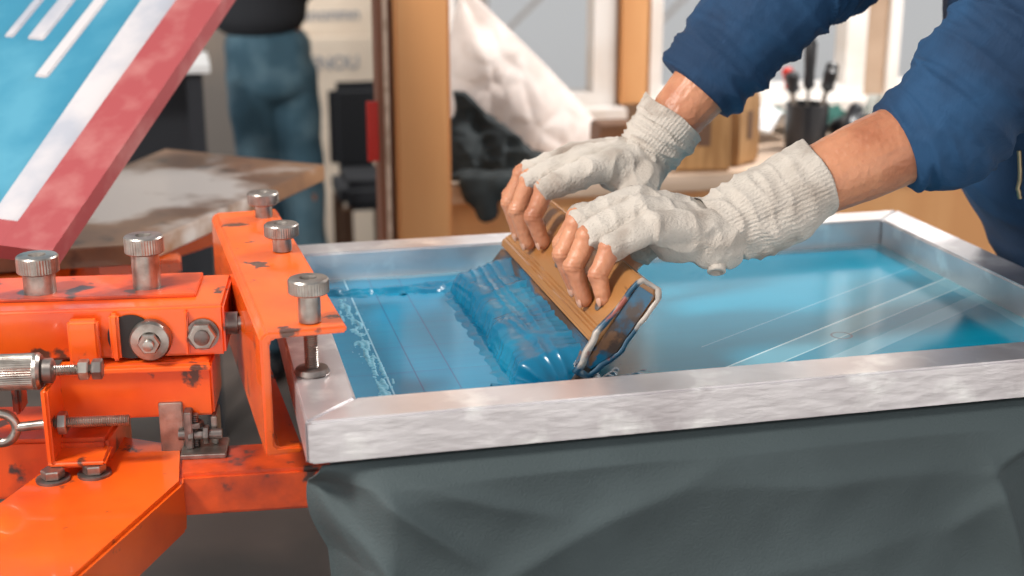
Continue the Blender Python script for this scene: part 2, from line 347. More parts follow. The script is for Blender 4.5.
# ---------------------------------------------------------------- squeegee
SQ=empty('squeegee',(.26,.305,.966),'amber-brown squeegee tilted on the mesh with ink-smeared blade','squeegee')
A=V((.5735,0,.8192)); NB=V((.8192,0,-.5735)); O2=V((.262,0,.9675))
def sqext(name,prof,y0,y1,m,bev=.0015,label=None):
    bm=bmesh.new()
    vs=[bm.verts.new(O2+A*a+NB*n+V((0,y0,0))) for a,n in prof]; f=bm.faces.new(vs)
    r=bmesh.ops.extrude_face_region(bm,geom=[f]); bmesh.ops.translate(bm,vec=(0,y1-y0,0),verts=[e for e in r['geom'] if isinstance(e,bmesh.types.BMVert)])
    if bev: bmesh.ops.bevel(bm,geom=bm.edges[:],offset=bev,segments=2,affect='EDGES')
    return mk(name,bm,m,SQ,smooth='auto',label=label)
sqext('squeegee_holder',[(.050,-.002),(.053,-.007),(.062,-.0075),(.067,-.003),(.122,-.003),(.132,.003),(.132,.022),(.124,.028),(.050,.028)],.112,.498,'wood_tan',.002)
sqext('clamp_strip',[(.022,-.0035),(.0495,-.002),(.0495,.024),(.022,.014)],.112,.498,'inkstrip',.0015,label='dark ink-coated lower strip')
sqext('squeegee_blade',[(0,.002),(.03,.002),(.03,.011),(.004,.011)],.108,.502,'blade',.0008,label='ink-coated rubber blade')
bm=bmesh.new()
outer=[(.018,-.003),(.036,-.005),(.062,-.008),(.098,-.004),(.124,-.003),(.133,.002),(.1335,.023),(.125,.029),(.10,.028),(.055,.028),(.034,.019),(.019,.013)]
inner=[(.026,.002),(.040,.001),(.062,-.003),(.098,.000),(.122,.001),(.129,.005),(.129,.020),(.121,.025),(.10,.024),(.058,.024),(.038,.015),(.026,.010)]
def P3(a,n,y): return O2+A*(a+.002*noise.noise(V((a*90,n*90,1))))+NB*(n+.0015*noise.noise(V((a*90,n*90,7))))+V((0,y+.004*noise.noise(V((a*50,n*50,0))),0))
def dense(pl,k=6):
    out=[]
    for i in range(len(pl)):
        a,b_=pl[i],pl[(i+1)%len(pl)]
        for j in range(k): out.append((a[0]+(b_[0]-a[0])*j/k,a[1]+(b_[1]-a[1])*j/k))
    return out
outer=dense(outer); inner=dense(inner)
vo=[[bm.verts.new(P3(a,n,y)) for a,n in outer] for y in (.1080,.1130)]; vi=[[bm.verts.new(P3(a,n,y)) for a,n in inner] for y in (.1080,.1130)]
n=len(outer)
for i in range(n):
    j=(i+1)%n
    bm.faces.new((vo[0][i],vo[0][j],vi[0][j],vi[0][i])); bm.faces.new((vo[1][i],vi[1][i],vi[1][j],vo[1][j])); bm.faces.new((vo[0][i],vo[1][i],vo[1][j],vo[0][j])); bm.faces.new((vi[0][i],vi[0][j],vi[1][j],vi[1][i]))
mk('end_profile',bm,'endcap',SQ,smooth=True,label='whitish hollow end profile smeared with ink')
sqext('end_insert',[(.028,.002),(.124,.002),(.124,.022),(.058,.023),(.028,.010)],.1090,.1118,'inkstrip',.0005)
for a,y in ((.086,.305),(.084,.148)):
    p=O2+A*a+NB*(-.003)+V((0,y,0)); lathe('screw_head',[(.006,0),(.006,.0015),(.0045,.003),(.002,.0032)],'dsteel',SQ,p,-NB,n=16)
# ---------------------------------------------------------------- person
PE=empty('person',(1.1,.33,0),'person in navy sweatshirt and knitted gloves pushing a squeegee','person')
def hand(fing,thumb,wrist,elbow):
    caps=[]; wr=V(wrist)
    for j,(pts,k) in enumerate(fing):
        pts=[V(q) for q in pts]; rs=[.0134*k,.0117*k,.0104*k,.0086*k]
        for i in range(3): caps.append((pts[i],rs[i],pts[i+1],rs[i+1]))
        for q in (1,2): caps.append((pts[q]+V((-.0010,0,.0008)),rs[q]*1.05,pts[q]+V((-.0010,0,.0008)),rs[q]*1.05))
        off=V((0,(pts[0].y-wr.y)*.45,0)); caps.append((wr+off,.0165,pts[0],.0135))
    t=[V(q) for q in thumb]; tr=[.018,.0145,.012,.0098]
    for i in range(3): caps.append((t[i],tr[i],t[i+1],tr[i+1]))
    caps.append((wr,.024,t[0],.018))
    el=V(elbow); d=el-wr
    y=V((0,.007,0))
    caps+= [(wr+y,.023,wr+d*.25+y,.028),(wr-y,.023,wr+d*.25-y,.028),(wr+d*.25,.033,wr+d*.65,.042),(wr+d*.65,.042,el,.044)]
    return caps
FAR=dict(f=[([(.366,.450,1.124),(.308,.461,1.110),(.291,.463,1.082),(.300,.459,1.052)],.92),
            ([(.360,.426,1.132),(.300,.434,1.114),(.284,.434,1.080),(.294,.430,1.043)],1.0),
            ([(.360,.399,1.134),(.301,.405,1.113),(.286,.403,1.078),(.297,.399,1.040)],1.04),
            ([(.366,.372,1.128),(.310,.373,1.108),(.296,.370,1.077),(.306,.366,1.048)],1.0)],
         t=[(.425,.365,1.110),(.398,.350,1.082),(.382,.344,1.056),(.373,.340,1.034)],w=(.436,.398,1.138),e=(.605,.392,1.330))
NEAR=dict(f=[([(.370,.242,1.118),(.310,.239,1.106),(.293,.235,1.080),(.303,.230,1.051)],.98),
            ([(.364,.215,1.126),(.302,.212,1.106),(.286,.207,1.076),(.298,.201,1.042)],1.04),
            ([(.363,.189,1.122),(.305,.184,1.100),(.289,.179,1.070),(.299,.173,1.038)],1.0),
            ([(.368,.165,1.110),(.320,.156,1.094),(.306,.150,1.069),(.311,.145,1.046)],.94)],
         t=[(.42,.245,1.088),(.398,.262,1.068),(.382,.270,1.048),(.373,.274,1.030)],w=(.450,.198,1.100),e=(.690,.180,1.198))
skin=[]
sh_f=V((.845,.49,1.44)); sh_n=V((.872,.165,1.42))
for H,sh in ((FAR,sh_f),(NEAR,sh_n)):
    jts=[(V(pts[q]),(V(pts[q+1])-V(pts[q-1])).normalized()) for pts,k in H['f'] for q in (1,2)]
    def dsk(p,jts=jts):
        d=.0004*noise.noise(p*90)+.0003*noise.noise(p*220)
        for J_,ax in jts:      # knuckle creases
            r=p-J_
            if r.length<.017:
                a=r.dot(ax); d-=.0007*(math.exp(-((a)/.0011)**2)+.6*math.exp(-((a-.004)/.0011)**2)+.6*math.exp(-((a+.004)/.0011)**2))
        return d
    skin.append(organic(hand(H['f'],H['t'],H['w'],H['e']),.0014,4,disp=dsk))
    skin.append(organic([(H['e'],.045,sh,.055)],.008,3))
HC=V((.80,.33,1.66))
skin.append(organic([((1.08,.33,.93),(.11,.15,.10),(.98,.33,1.15),(.10,.135,.1)),((.98,.33,1.15),(.10,.135,.1),(.91,.33,1.38),(.10,.15,.10)),((.90,.33,1.43),.07,(.86,.33,1.52),.055),((.86,.33,1.50),.054,(.83,.33,1.60),.055),
   (HC+V((.02,0,.03)),(.092,.075,.09),HC+V((-.02,0,-.03)),(.075,.066,.085)),(HC+V((-.055,0,-.07)),(.03,.035,.03),HC+V((-.03,0,-.04)),(.05,.05,.05)),
   (HC+V((-.085,0,.01)),.010,HC+V((-.112,0,-.025)),.013),(HC+V((-.09,.02,-.058)),.009,HC+V((-.09,-.02,-.058)),.009),
   (HC+V((.01,.073,0)),(.018,.008,.028),HC+V((.015,.078,.005)),(.015,.008,.022)),(HC+V((.01,-.073,0)),(.018,.008,.028),HC+V((.015,-.078,.005)),(.015,.008,.022)),
   ((1.08,.25,.90),.09,(1.10,.24,.48),.058),((1.10,.24,.48),.056,(1.16,.24,.09),.038),((1.16,.24,.06),.036,(1.04,.23,.035),.03),
   ((1.08,.41,.90),.09,(1.10,.42,.48),.058),((1.10,.42,.48),.056,(1.16,.42,.09),.038),((1.16,.42,.06),.036,(1.04,.43,.035),.03)],.006,5))
mk('body',merge(*skin),'skin',PE,smooth=True)
for s in (-1,1): mk('eye',lathe_bm([(.001,-.011),(.008,-.008),(.0115,0),(.008,.008),(.001,.011)],16),'paper',PE,HC+V((-.078,s*.03,.005)),smooth=True)
mk('hair',organic([(HC+V((.03,0,.045)),(.098,.083,.088),HC+V((.05,0,.0)),(.075,.078,.08))],.006,3,disp=lambda p:.004*noise.noise(p*40)),'hair',PE,smooth=True)
for H in (FAR,NEAR):
    for pts,k in H['f']:
        t=V(pts[3]); d=(t-V(pts[2])).normalized(); nrm=V((-.90,-.15,.10)); nrm=(nrm-d*nrm.dot(d)).normalized(); s=d.cross(nrm)
        bm=bmesh.new(); bmesh.ops.create_uvsphere(bm,u_segments=14,v_segments=8,radius=1)
        R=Matrix((s,d,nrm)).transposed().to_4x4()
        bmesh.ops.transform(bm,matrix=Matrix.Translation(t+nrm*.0071*k+d*.001)@R@Matrix.Diagonal((.0052*k,.0064*k,.0016,1)),verts=bm.verts)
        mk('fingernail',bm,'nail',PE,smooth=True)
def glove(H,cuff_end,label,extra,r0,r1,sag):
    wr=V(H['w']); caps=list(extra)
    for pts,k in H['f']:
        a=V(pts[0]);b_=V(pts[1]); e=a.lerp(b_,.92)
        caps.append((a,.0168*k,e,.0144*k)); off=V((0,(a.y-wr.y)*.5,0)); caps.append((wr+off,.0210,a,.0180))
        caps.append((e,.0147*k,e+(b_-a)*.02,.0147*k))
    t=[V(q) for q in H['t']]; caps+=[(wr,.026,t[0],.0215),(t[0],.0215,t[1],.0180),(t[1],.0180,t[1].lerp(t[2],.4),.0160)]
    ce=V(cuff_end); d=(ce-wr).normalized(); caps.append((wr-d*.01,.027,wr+d*.02,.028))
    def dp(p):
        r1_=(.5-abs(noise.noise(V((p.x*42,p.y*24,p.z*30)))))*2
        return .0012*noise.noise(p*45)+.0030*r1_*r1_-.0012
    g=mk('glove',organic(caps,.0018,4,disp=dp),'glove',PE,smooth=True,label=label)
    bm=bmesh.new(); n=220; K=70; rings=[]
    ax=(ce-wr); Ln=ax.length; s1=V((0,1,0)); s1=(s1-d*s1.dot(d)).normalized(); s2=d.cross(s1)
    if s2.z>0: s2=-s2
    for k in range(K+1):
        q=k/K; r=r0+(r1-r0)*q**.9; sg=sag*math.sin(math.pi*min(1,q*1.05))
        ring=[]
        for i in range(n):
            a=2*math.pi*i/n; sn=math.sin(a)
            wr_=(.5-abs(noise.noise(V((math.cos(a)*1.1,sn*1.1,q*6.5)))))*2
            rr=r+.00035*math.cos(a*55)+.0030*noise.noise(V((math.cos(a)*1.6,sn*1.6,q*7)))*(1.1-q*.6)+.0040*wr_*wr_*(1-q*.75)-.001+sg*max(0,sn)
            ring.append(bm.verts.new(wr+d*(q*Ln-.008+.006*noise.noise(V((math.cos(a),sn,3)))*q)+s1*rr*math.cos(a)*1.04+s2*rr*sn))
        rings.append(ring)
    ring=[bm.verts.new(v.co.lerp(wr+d*(Ln-.004),.05)-d*.001) for v in rings[-1]]; rings.append(ring)
    ring=[bm.verts.new(v.co-d*.02) for v in rings[-1]]; rings.append(ring)
    for a,b_ in zip(rings,rings[1:]):
        for i in range(n): bm.faces.new((a[i],a[(i+1)%n],b_[(i+1)%n],b_[i]))
    mk('glove_cuff',bm,'glove',g,smooth=True)
    return g
glove(FAR,(.4765,.398,1.188),'off-white knitted fingerless glove gripping the squeegee end',[((.405,.385,1.122),.028,(.436,.392,1.128),.029)],.030,.043,.004)
gn=glove(NEAR,(.566,.194,1.150),'off-white knitted fingerless glove with loose ribbed cuff',[((.395,.185,1.098),.028,(.447,.184,1.090),.030),((.43,.176,1.084),.022,(.450,.176,1.080),.020)],.033,.043,.017)
bm=lathe_bm([(.0085,0),(.0095,.002),(.0095,.012),(.0065,.0135),(.006,.006)],20); mk('thumb_opening',bm,'glove',gn,(.438,.168,1.070),aimrot((-.15,-.5,-.6)),smooth=True)
def sleeve(H,sh,start,r0,ph_):
    w_=V(H['w']);e=V(H['e']);d=(e-w_).normalized(); s=V(start)
    caps=[(s-d*.05,r0*.95,s+d*.03,r0*1.05),(s+d*.03,r0*1.05,e,.062),(e,.062,sh,.078)]
    u2=(V(sh)-e).normalized()
    def f(p):
        dd=d if (p-e).dot(u2)<0 else u2; a=(p-s).dot(dd); q=V((a*30+ph_,p.y*7,(p-dd*p.dot(dd)).z*8))
        r=(.5-abs(noise.noise(q)))*2; r2=(.5-abs(noise.noise(q*1.9+V((3,1,2)))))*2
        return .0080*r*r+.003*r2*r2+.002*noise.noise(p*9)-.003*max(0,1-a/.02)*(1 if dd is d else 0)
    return organic(caps,.003,2,cut=[(s,d)],disp=f)
sw=[sleeve(FAR,sh_f,(.497,.397,1.212),.048,1),sleeve(NEAR,sh_n,(.640,.186,1.178),.049,7)]
def tf(p):
    r=(.5-abs(noise.noise(V((p.x*6,p.y*6,p.z*16)))))*2; return .007*r*r+.006*noise.noise(p*6)
torso=organic([((1.06,.335,.98),(.13,.18,.09),(.97,.335,1.13),(.15,.17,.100)),((.97,.335,1.13),(.15,.17,.100),(.93,.33,1.36),(.13,.175,.12)),(sh_f,.085,(.92,.40,1.42),.09),(sh_n,.085,(.92,.26,1.42),.09),((.92,.33,1.44),.085,(.875,.33,1.50),.07),
     ((.90,.30,1.13),.07,(.90,.42,1.16),.09)],.006,3,disp=tf)
torso.faces.ensure_lookup_table(); bvh=BVHTree.FromBMesh(torso)
zp=[]
for i in range(9):
    p,nn_,_,_=bvh.find_nearest(V((.79+.012*i/8,.235-.006*i/8,1.145-.065*i/8))); zp.append(p+nn_*.0010)
sw.append(torso)
SWO=mk('sweatshirt',merge(*sw),'sweater',PE,smooth=True)
tube('zipper',zp,.0026,'zip',SWO,label='brass pocket zipper')
mk('trousers',organic([((1.09,.33,.92),(.13,.165,.09),(1.09,.33,.86),(.12,.165,.09)),((1.09,.25,.88),.095,(1.10,.24,.48),.07),((1.10,.24,.48),.07,(1.16,.24,.07),.055),((1.09,.41,.88),.095,(1.10,.42,.48),.07),((1.10,.42,.48),.07,(1.16,.42,.07),.055)],.007,3),'jeans',PE,smooth=True)
for y in (.235,.425): mk('shoe',organic([((1.17,y,.048),.045,(1.05,y,.038),.035),((1.17,y,.033),(.05,.045,.03),(1.04,y,.033),(.05,.045,.03))],.006,2),'blackplastic',PE,smooth=True)
# ---------------------------------------------------------------- t-shirt & platen
bm=bmesh.new(); nu,nv=420,300; grid=[]
def sst(a,b,x): t=max(0,min(1,(x-a)/(b-a))); return t*t*(3-2*t)
CREASE=[((.005,.012),(.085,.13),.014,.006),((.03,.0),(.15,.10),.012,.006),((.02,.03),(.05,.12),.010,.005),((.09,.14),(.40,.02),.012,.014),((.33,.045),(.66,.065),.008,.012),((.05,.0),(.24,.07),.007,.006),
        ((.655,.055),(.69,.20),.022,.006),((.60,.12),(.69,.07),.009,.009),((.30,.16),(.62,.11),.008,.02),((.02,.10),(.16,.17),.010,.009),((.72,.02),(.65,.065),.012,.006),((.45,.17),(.80,.20),.012,.02),((.05,.2),(.4,.3),.015,.02),((.5,.28),(.85,.35),.015,.02)]
def seg_d(px,py,a,b):
    ax,ay=a;bx,by_=b; dx,dy=bx-ax,by_-ay; t=((px-ax)*dx+(py-ay)*dy)/(dx*dx+dy*dy); tt=max(0,min(1,t))
    return math.hypot(px-ax-tt*dx,py-ay-tt*dy),tt,((px-ax)*dy-(py-ay)*dx)
def clothpt(i,j):
    u=i/nu; x=.012+u*.865
    yb=.20
    if j<40: t=yb*j/40; h=-1
    else: h=((j-40)/(nv-40))**1.3*.55
    side=1-sst(0,.07,u); ns_=1-side
    if h<0: return V((x+.01*side,yb-t+.010,.9557-.008*side**2))
    ramp=sst(0,.035,h)
    yy=.008-.016*min(1,h/.02)-.16*h
    wob=.006*noise.noise(V((x*9,h*9,0)))
    for a,b,A_,wd in CREASE:
        d,tt,sg=seg_d(x+wob,h+wob,a,b); tap=math.sin(math.pi*min(1,max(0,.06+.88*tt)))
        s_=.5+.5*math.tanh(sg*160*1.0/max(.05,math.hypot(b[0]-a[0],b[1]-a[1])))
        k=wd*(2.4-1.4*s_)
        yy-=ramp*A_*tap*math.exp(-(math.sqrt(d*d+.00002)-.0045)/k)
    yy-=ramp*(.008*noise.noise(V((x*5,h*6,0)))+.0012*noise.noise(V((x*22+h*15,h*14,3))))
    yy+=.07*side*ramp
    xx=x-.014*math.sin(min(1,h/.10)*math.pi)*side+.06*h*side
    return V((xx,yy,.9552-h*.97))
for i in range(nu+1): grid.append([bm.verts.new(clothpt(i,j)) for j in range(nv+1)])
for i in range(nu):
    for j in range(nv): bm.faces.new((grid[i][j],grid[i+1][j],grid[i+1][j+1],grid[i][j+1]))
for _ in range(2): bmesh.ops.smooth_vert(bm,verts=bm.verts,factor=.5,use_axis_x=True,use_axis_y=True,use_axis_z=False)
o=mk('t_shirt',bm,'shirt',smooth=True); top(o,'dark slate-grey cotton t-shirt draped over the platen under the screen','t-shirt')
md=o.modifiers.new('s','SOLIDIFY'); md.thickness=.0012; md.offset=-1
# ---------------------------------------------------------------- press
PR=empty('screen_printing_press',(-.75,.35,0),'orange painted manual screen printing press with steel thumb screws','screen printing press')
RZ=math.radians(-7); OX,OY=-.053,.265; cu_,su_=math.cos(RZ),math.sin(RZ)
def W(u,v,z=None):
    x=OX+u*cu_-v*su_; y=OY+u*su_+v*cu_
    return V((x,y,z)) if z is not None else (x,y)
UD=V((cu_,su_,0)); VD=V((-su_,cu_,0))
def lbox(name,u0,u1,v0,v1,z0,z1,m='orange',bev=.003,label=None):
    c=W((u0+u1)/2,(v0+v1)/2,(z0+z1)/2); s=V(((u1-u0)/2,(v1-v0)/2,(z1-z0)/2))
    return box(name,c-s,c+s,m,PR,bev=bev,rotz=RZ,label=label,seg=3)
lbox('press_arm',-.72,-.004,0,.115,.976,1.030)
lbox('arm_cover_plate',-.40,-.035,.03,.112,1.030,1.034,'orange_dark',.001)
lbox('lower_beam',-.172,-.018,-.014,.07,.915,.974)
lbox('lower_beam_lip',-.172,-.018,-.020,-.010,.966,.972,'orange',.0015)
lbox('guide_plate',-.158,-.128,-.016,-.003,.960,1.022)
lbox('guide_plate',-.118,-.108,-.010,.0,.976,1.026)
lbox('guide_plate',-.044,-.040,-.006,.02,.978,1.026)
lathe('bushing_recess',[(.023,0),(.023,.003)],'black',PR,W(-.098,-.001,1.0),-VD)
lathe('bushing',[(.021,0),(.021,.010),(.019,.013),(.011,.014),(.010,.008)],'steel',PR,W(-.078,-.001,.997),-VD)
hexnut('hex_nut',.0115,.012,'steel',PR,W(-.078,-.010,.997),-VD); lathe('bolt_end',thread_prof(.0055,0,.008),'steel',PR,W(-.078,-.020,.997),-VD,n=16)
lathe('washer',[(.0165,0),(.0165,.003)],'dsteel',PR,W(-.026,-.001,1.0),-VD)
hexnut('hex_nut',.0145,.010,'steel',PR,W(-.026,-.004,1.0),-VD); lathe('bolt_end',[(.008,0),(.008,.003),(.006,.004)],'dsteel',PR,W(-.026,-.014,1.0),-VD,n=16)
lathe('pin',[(.007,0),(.007,.05)],'steel',PR,W(-.005,.02,1.004),UD,n=20)
lathe('collar',[(.0115,0),(.0115,.012)],'dsteel',PR,W(-.004,.02,1.004),UD,n=24)
x,y=W(-.088,.062); screw('thumb_screw',PR,(x,y),1.090,.0205,.019,.0145,1.030,neck=.0145,neck_h=-1,label='tall steel post with cylindrical head')
x,y=W(-.196,.055); screw('thumb_screw',PR,(x,y),1.074,.0215,.019,.0165,1.030,neck=.0165,neck_h=-1)
BR=math.radians(3.3); bo=V((-.030,.098,0)); bx=V((math.cos(BR),math.sin(BR),0)); by=V((-math.sin(BR),math.cos(BR),0))
prof=[(0,.93),(.034,.93),(.034,.9365),(.012,.9375),(.0085,.941),(.0085,1.040),(.012,1.0440),(.080,1.0440),(.080,1.051),(.006,1.051),(0,1.045)]
bm=bmesh.new(); LB=.492
vs=[bm.verts.new(bo+bx*a+V((0,0,z))) for a,z in prof]; f=bm.faces.new(vs); r=bmesh.ops.extrude_face_region(bm,geom=[f]); bmesh.ops.translate(bm,vec=by*LB,verts=[e for e in r['geom'] if isinstance(e,bmesh.types.BMVert)])
bmesh.ops.bevel(bm,geom=bm.edges[:],offset=.0018,segments=2,affect='EDGES')
mk('clamp_bracket',bm,'orange',PR,smooth='auto')
for (x,y),zt,zb in (((.018,.122),1.094,1.003),((.013,.385),1.083,1.0),((.004,.555),1.082,1.0)):
    screw('thumb_screw',PR,(x,y),zt,.0190,.015,.0068,zb,neck=.0105,neck_h=(.027 if y<.2 else .016))
    if y<.2: lathe('clamp_foot',[(.016,0),(.017,.002),(.015,.006),(.009,.007)],'dsteel',PR,(x,y,1.0),n=28)
hd=W(-.300,-.052,.984)
hp=[(.016,0),(.018,.003)]+[(.018,.004+i*.0012) for i in range(95)]+[(.0185,.120),(.016,.123)]
mk('adjusting_handle',lathe_bm(hp,96,(2,96),.965),'steel',PR,hd,aimrot(UD),smooth='auto',label='knurled aluminium handle')
lathe('handle_collar',[(.011,0),(.0125,.002),(.0125,.010),(.009,.012)],'dsteel',PR,W(-.177,-.052,.984),UD,n=28)
lathe('threaded_rod',thread_prof(.0055,0,.045),'steel',PR,W(-.166,-.052,.984),UD,n=18)
hexnut('hex_nut',.0105,.010,'steel',PR,W(-.142,-.052,.984),UD); hexnut('hex_nut',.0105,.010,'dsteel',PR,W(-.129,-.052,.984),UD)
lbox('angle_tab',-.176,-.169,-.075,-.01,.893,.972); lbox('angle_tab',-.176,-.120,-.075,-.03,.889,.896)
lbox('angle_tab',-.215,-.206,-.03,.0,.93,.976,'orange_dark')
tube('eye_bolt',[W(-.222+.0155*math.cos(a),-.055,.927+.0155*math.sin(a)) for a in [i*2*math.pi/32 for i in range(32)]],.0048,'steel',PR,closed=True)
tube('eye_bolt_shank',[W(-.207,-.055,.927),W(-.172,-.055,.930)],.0048,'steel',PR)
lathe('threaded_rod',thread_prof(.0058,0,.075),'steel',PR,W(-.172,-.055,.930),UD,n=18); hexnut('hex_nut',.0115,.009,'steel',PR,W(-.166,-.055,.930),UD)
lbox('hinge_plate',-.074,-.050,-.018,-.012,.872,.932,'steel',.001); lbox('hinge_plate',-.022,-.016,-.018,.02,.885,.915,'steel',.001)
lbox('hinge_plate',-.048,-.040,-.03,.01,.885,.925,'dsteel',.001)
lbox('hinge_base',-.052,-.006,-.045,.0,.880,.885,'steel',.001)
lathe('hinge_pin',[(.0055,0),(.0055,.044)],'dsteel',PR,W(-.055,-.022,.898),UD,n=18); hexnut('hex_nut',.010,.006,'dsteel',PR,W(-.045,-.022,.898),UD); hexnut('hex_nut',.010,.006,'dsteel',PR,W(-.030,-.022,.898),UD)
x,y=W(-.038,-.02); lathe('hinge_bolt',thread_prof(.0045,0,.035),'dsteel',PR,(x,y,.885),n=16); hexnut('hex_nut',.009,.006,'dsteel',PR,(x,y,.906))
prism('base_beam',[(-.112,.188),(.30,.150),(.30,.222),(-.108,.262)],.835,.880,'orange_dark',PR,.004)
prism('base_beam',[(-.108,.176),(-.106,.268),(-.198,.330),(-.425,-.12),(-.277,-.155)],.822,.8795,'orange',PR,.004)
prism('base_beam',[(-.70,.33),(-.70,.44),(-.16,.335),(-.18,.24)],.84,.905,'orange_dark',PR,.004)
prism('platen_riser',[(.22,.12),(.32,.12),(.32,.26),(.22,.26)],.88,.925,'orange',PR,.002)
lathe('base_post',[(.06,0),(.06,1.06),(.05,1.07)],'orange',PR,(-.75,.35,0),n=40)
for a in range(4):
    d=V((math.cos(a*1.57+.4),math.sin(a*1.57+.4),0)); tube('base_leg',[V((-.75,.35,.3))+d*.03,V((-.75,.35,.026))+d*.5],.025,'orange',PR)
tube('base_leg',[(-.34,-.12,.83),(-.34,-.12,.0)],.025,'orange',PR)
for x,y,zz in ((-.193,.212,.8795),(-.232,.208,.8795)):
    lathe('washer',[(.0165,0),(.0165,.0025)],'dsteel',PR,(x,y,zz),n=28); hexnut('hex_nut',.0115,.009,'steel',PR,(x,y,zz+.0025))
prism('platen_arm',[(-.76,.42),(-.68,.34),(.03,1.12),(-.06,1.18)],.895,.940,'orange',PR,.004)
box('platen_bracket',(-.21,.79,.875),(-.10,.83,.940),'orange',PR,.003)
PLT=box('platen',(.10,.035,.9255),(.86,.47,.952),'boardedge',bev=.006); top(PLT,'wooden platen carrying the t-shirt under the screen','printing platen')
# ---------------------------------------------------------------- second station
p2=prism('platen',[(-.150,.770),(.150,1.262),(-.12,1.480),(-.42,.86),(-.36,.77)],.942,.970,'board',None,.002)
top(p2,'worn wooden platen board stained by old ink','printing platen')
P0=V((-.235,.575,1.022)); E1=V((.40,.66,.455)).normalized(); E2=V((-.90,.436,0)); E2=(E2-E1*E2.dot(E1)).normalized(); E3=E1.cross(E2)
RS=empty('printing_screen',P0,'raised screen with dark red painted frame and blue and white stencil','printing screen')
def rsbox(name,a0,a1,b0,b1,c0,c1,m,label=None,bev=.002,sk=0):
    bm=bmesh.new(); bmesh.ops.create_cube(bm,size=1); bmesh.ops.scale(bm,vec=(a1-a0,b1-b0,c1-c0),verts=bm.verts)
    if sk:
        for v in bm.verts: v.co.y+=sk*v.co.x
    if bev: bmesh.ops.bevel(bm,geom=bm.edges[:],offset=min(bev,(c1-c0)*.3),segments=2,affect='EDGES')
    R=Matrix((E1,E2,E3)).transposed(); bmesh.ops.transform(bm,matrix=Matrix.Translation(P0+E1*(a0+a1)/2+E2*(b0+b1)/2+E3*(c0+c1)/2)@R.to_4x4(),verts=bm.verts)
    return mk(name,bm,m,RS,smooth='auto',label=label)
rsbox('rail',-.02,.8,0,.070,-.012,.012,'red',bev=0); rsbox('rail',-.02,.8,.50,.56,-.012,.012,'red',bev=0); rsbox('rail',-.02,.022,.0701,.4999,-.012,.012,'red',bev=0); rsbox('rail',.745,.8,.0701,.4999,-.012,.012,'red',bev=0)
bluefilm=mat('blue_stencil',(.03,.20,.31),.5,0,c2=(.07,.27,.38),scale=6)
rsbox('mesh_fabric',.018,.75,.06,.505,-.002,.002,bluefilm)
pale=mat('pale_tape',(.52,.49,.50),.55,0,c2=(.36,.37,.42),scale=7)
rsbox('tape_strip',.022,.75,.070,.128,-.006,.006,pale,sk=.03); rsbox('tape_strip',.30,.745,.185,.205,-.0055,.0055,pale)
for a0,a1,b0,b1 in ((.38,.70,.235,.262),(.38,.70,.285,.30)): rsbox('stencil_mark',a0,a1,b0,b1,-.005,.005,pale)
# ---------------------------------------------------------------- workbench, post, items
WB=empty('workbench',(1.1,1.7,0),'pale wooden workbench below the windows','workbench')
box('bench_top',(.315,1.44,.845),(2.3,1.945,.880),'bench',WB,.003)
box('bench_apron',(.33,1.47,.60),(2.25,1.495,.843),'postwood',WB,.003)
for x,y in ((.36,1.52),(2.2,1.52),(.36,1.88),(2.2,1.88)): box('leg',(x-.03,y-.03,0),(x+.03,y+.03,.845),'postwood',WB,.003)
PO=empty('wooden_post',(.35,1.39,0),'orange-brown upright wooden post with dark strip','post')
box('post_beam',(.290,1.35,0),(.392,1.435,2.4),'postwood',PO,.006); box('edge_strip',(.262,1.37,0),(.288,1.43,2.4),'strip',PO,.002); box('edge_strip',(.272,1.355,0),(.280,1.37,2.4),'bench',PO,.001)
box('hanging_tag',(.240,1.37,.95),(.2615,1.378,1.06),'redplastic',PO,.001)
def facet_bag(name,y0,m):
    bm=bmesh.new(); nx,nz_=70,70
    for side in (-1,1):
        gr=[]
        for k in range(nz_+1):
            q=k/nz_; xl=.452+.045*q**2; xr=.84-.325*q**1.15; row=[]
            for i in range(nx+1):
                s=i/nx; x=xl+(xr-xl)*s; z=.882+.335*q+.014*math.sin(s*9)*q
                edge=math.sin(s*math.pi)**.5*(1-q**3)
                d=.10*edge*(1-.55*q)
                p=V((x*6,z*6,side*3)); v1=noise.voronoi(p)[0]; v2=noise.voronoi(p*2.3+V((5,1,2)))[0]
                cr=(.055*min(.7,v1[1]-v1[0])+.020*min(.6,v2[1]-v2[0])+.026*noise.noise(p*.9))*edge
                row.append(bm.verts.new((x,y0+side*(d+cr),z)))
            gr.append(row)
        for a,b_ in zip(gr,gr[1:]):
            for i in range(nx): bm.faces.new((a[i],a[i+1],b_[i+1],b_[i]))
    bmesh.ops.remove_doubles(bm,verts=bm.verts,dist=.0005)
    return mk(name,bm,m,smooth='auto')
top(facet_bag('paper_bag',1.79,'bag'),'crumpled white paper sack slumped on the workbench','paper bag')
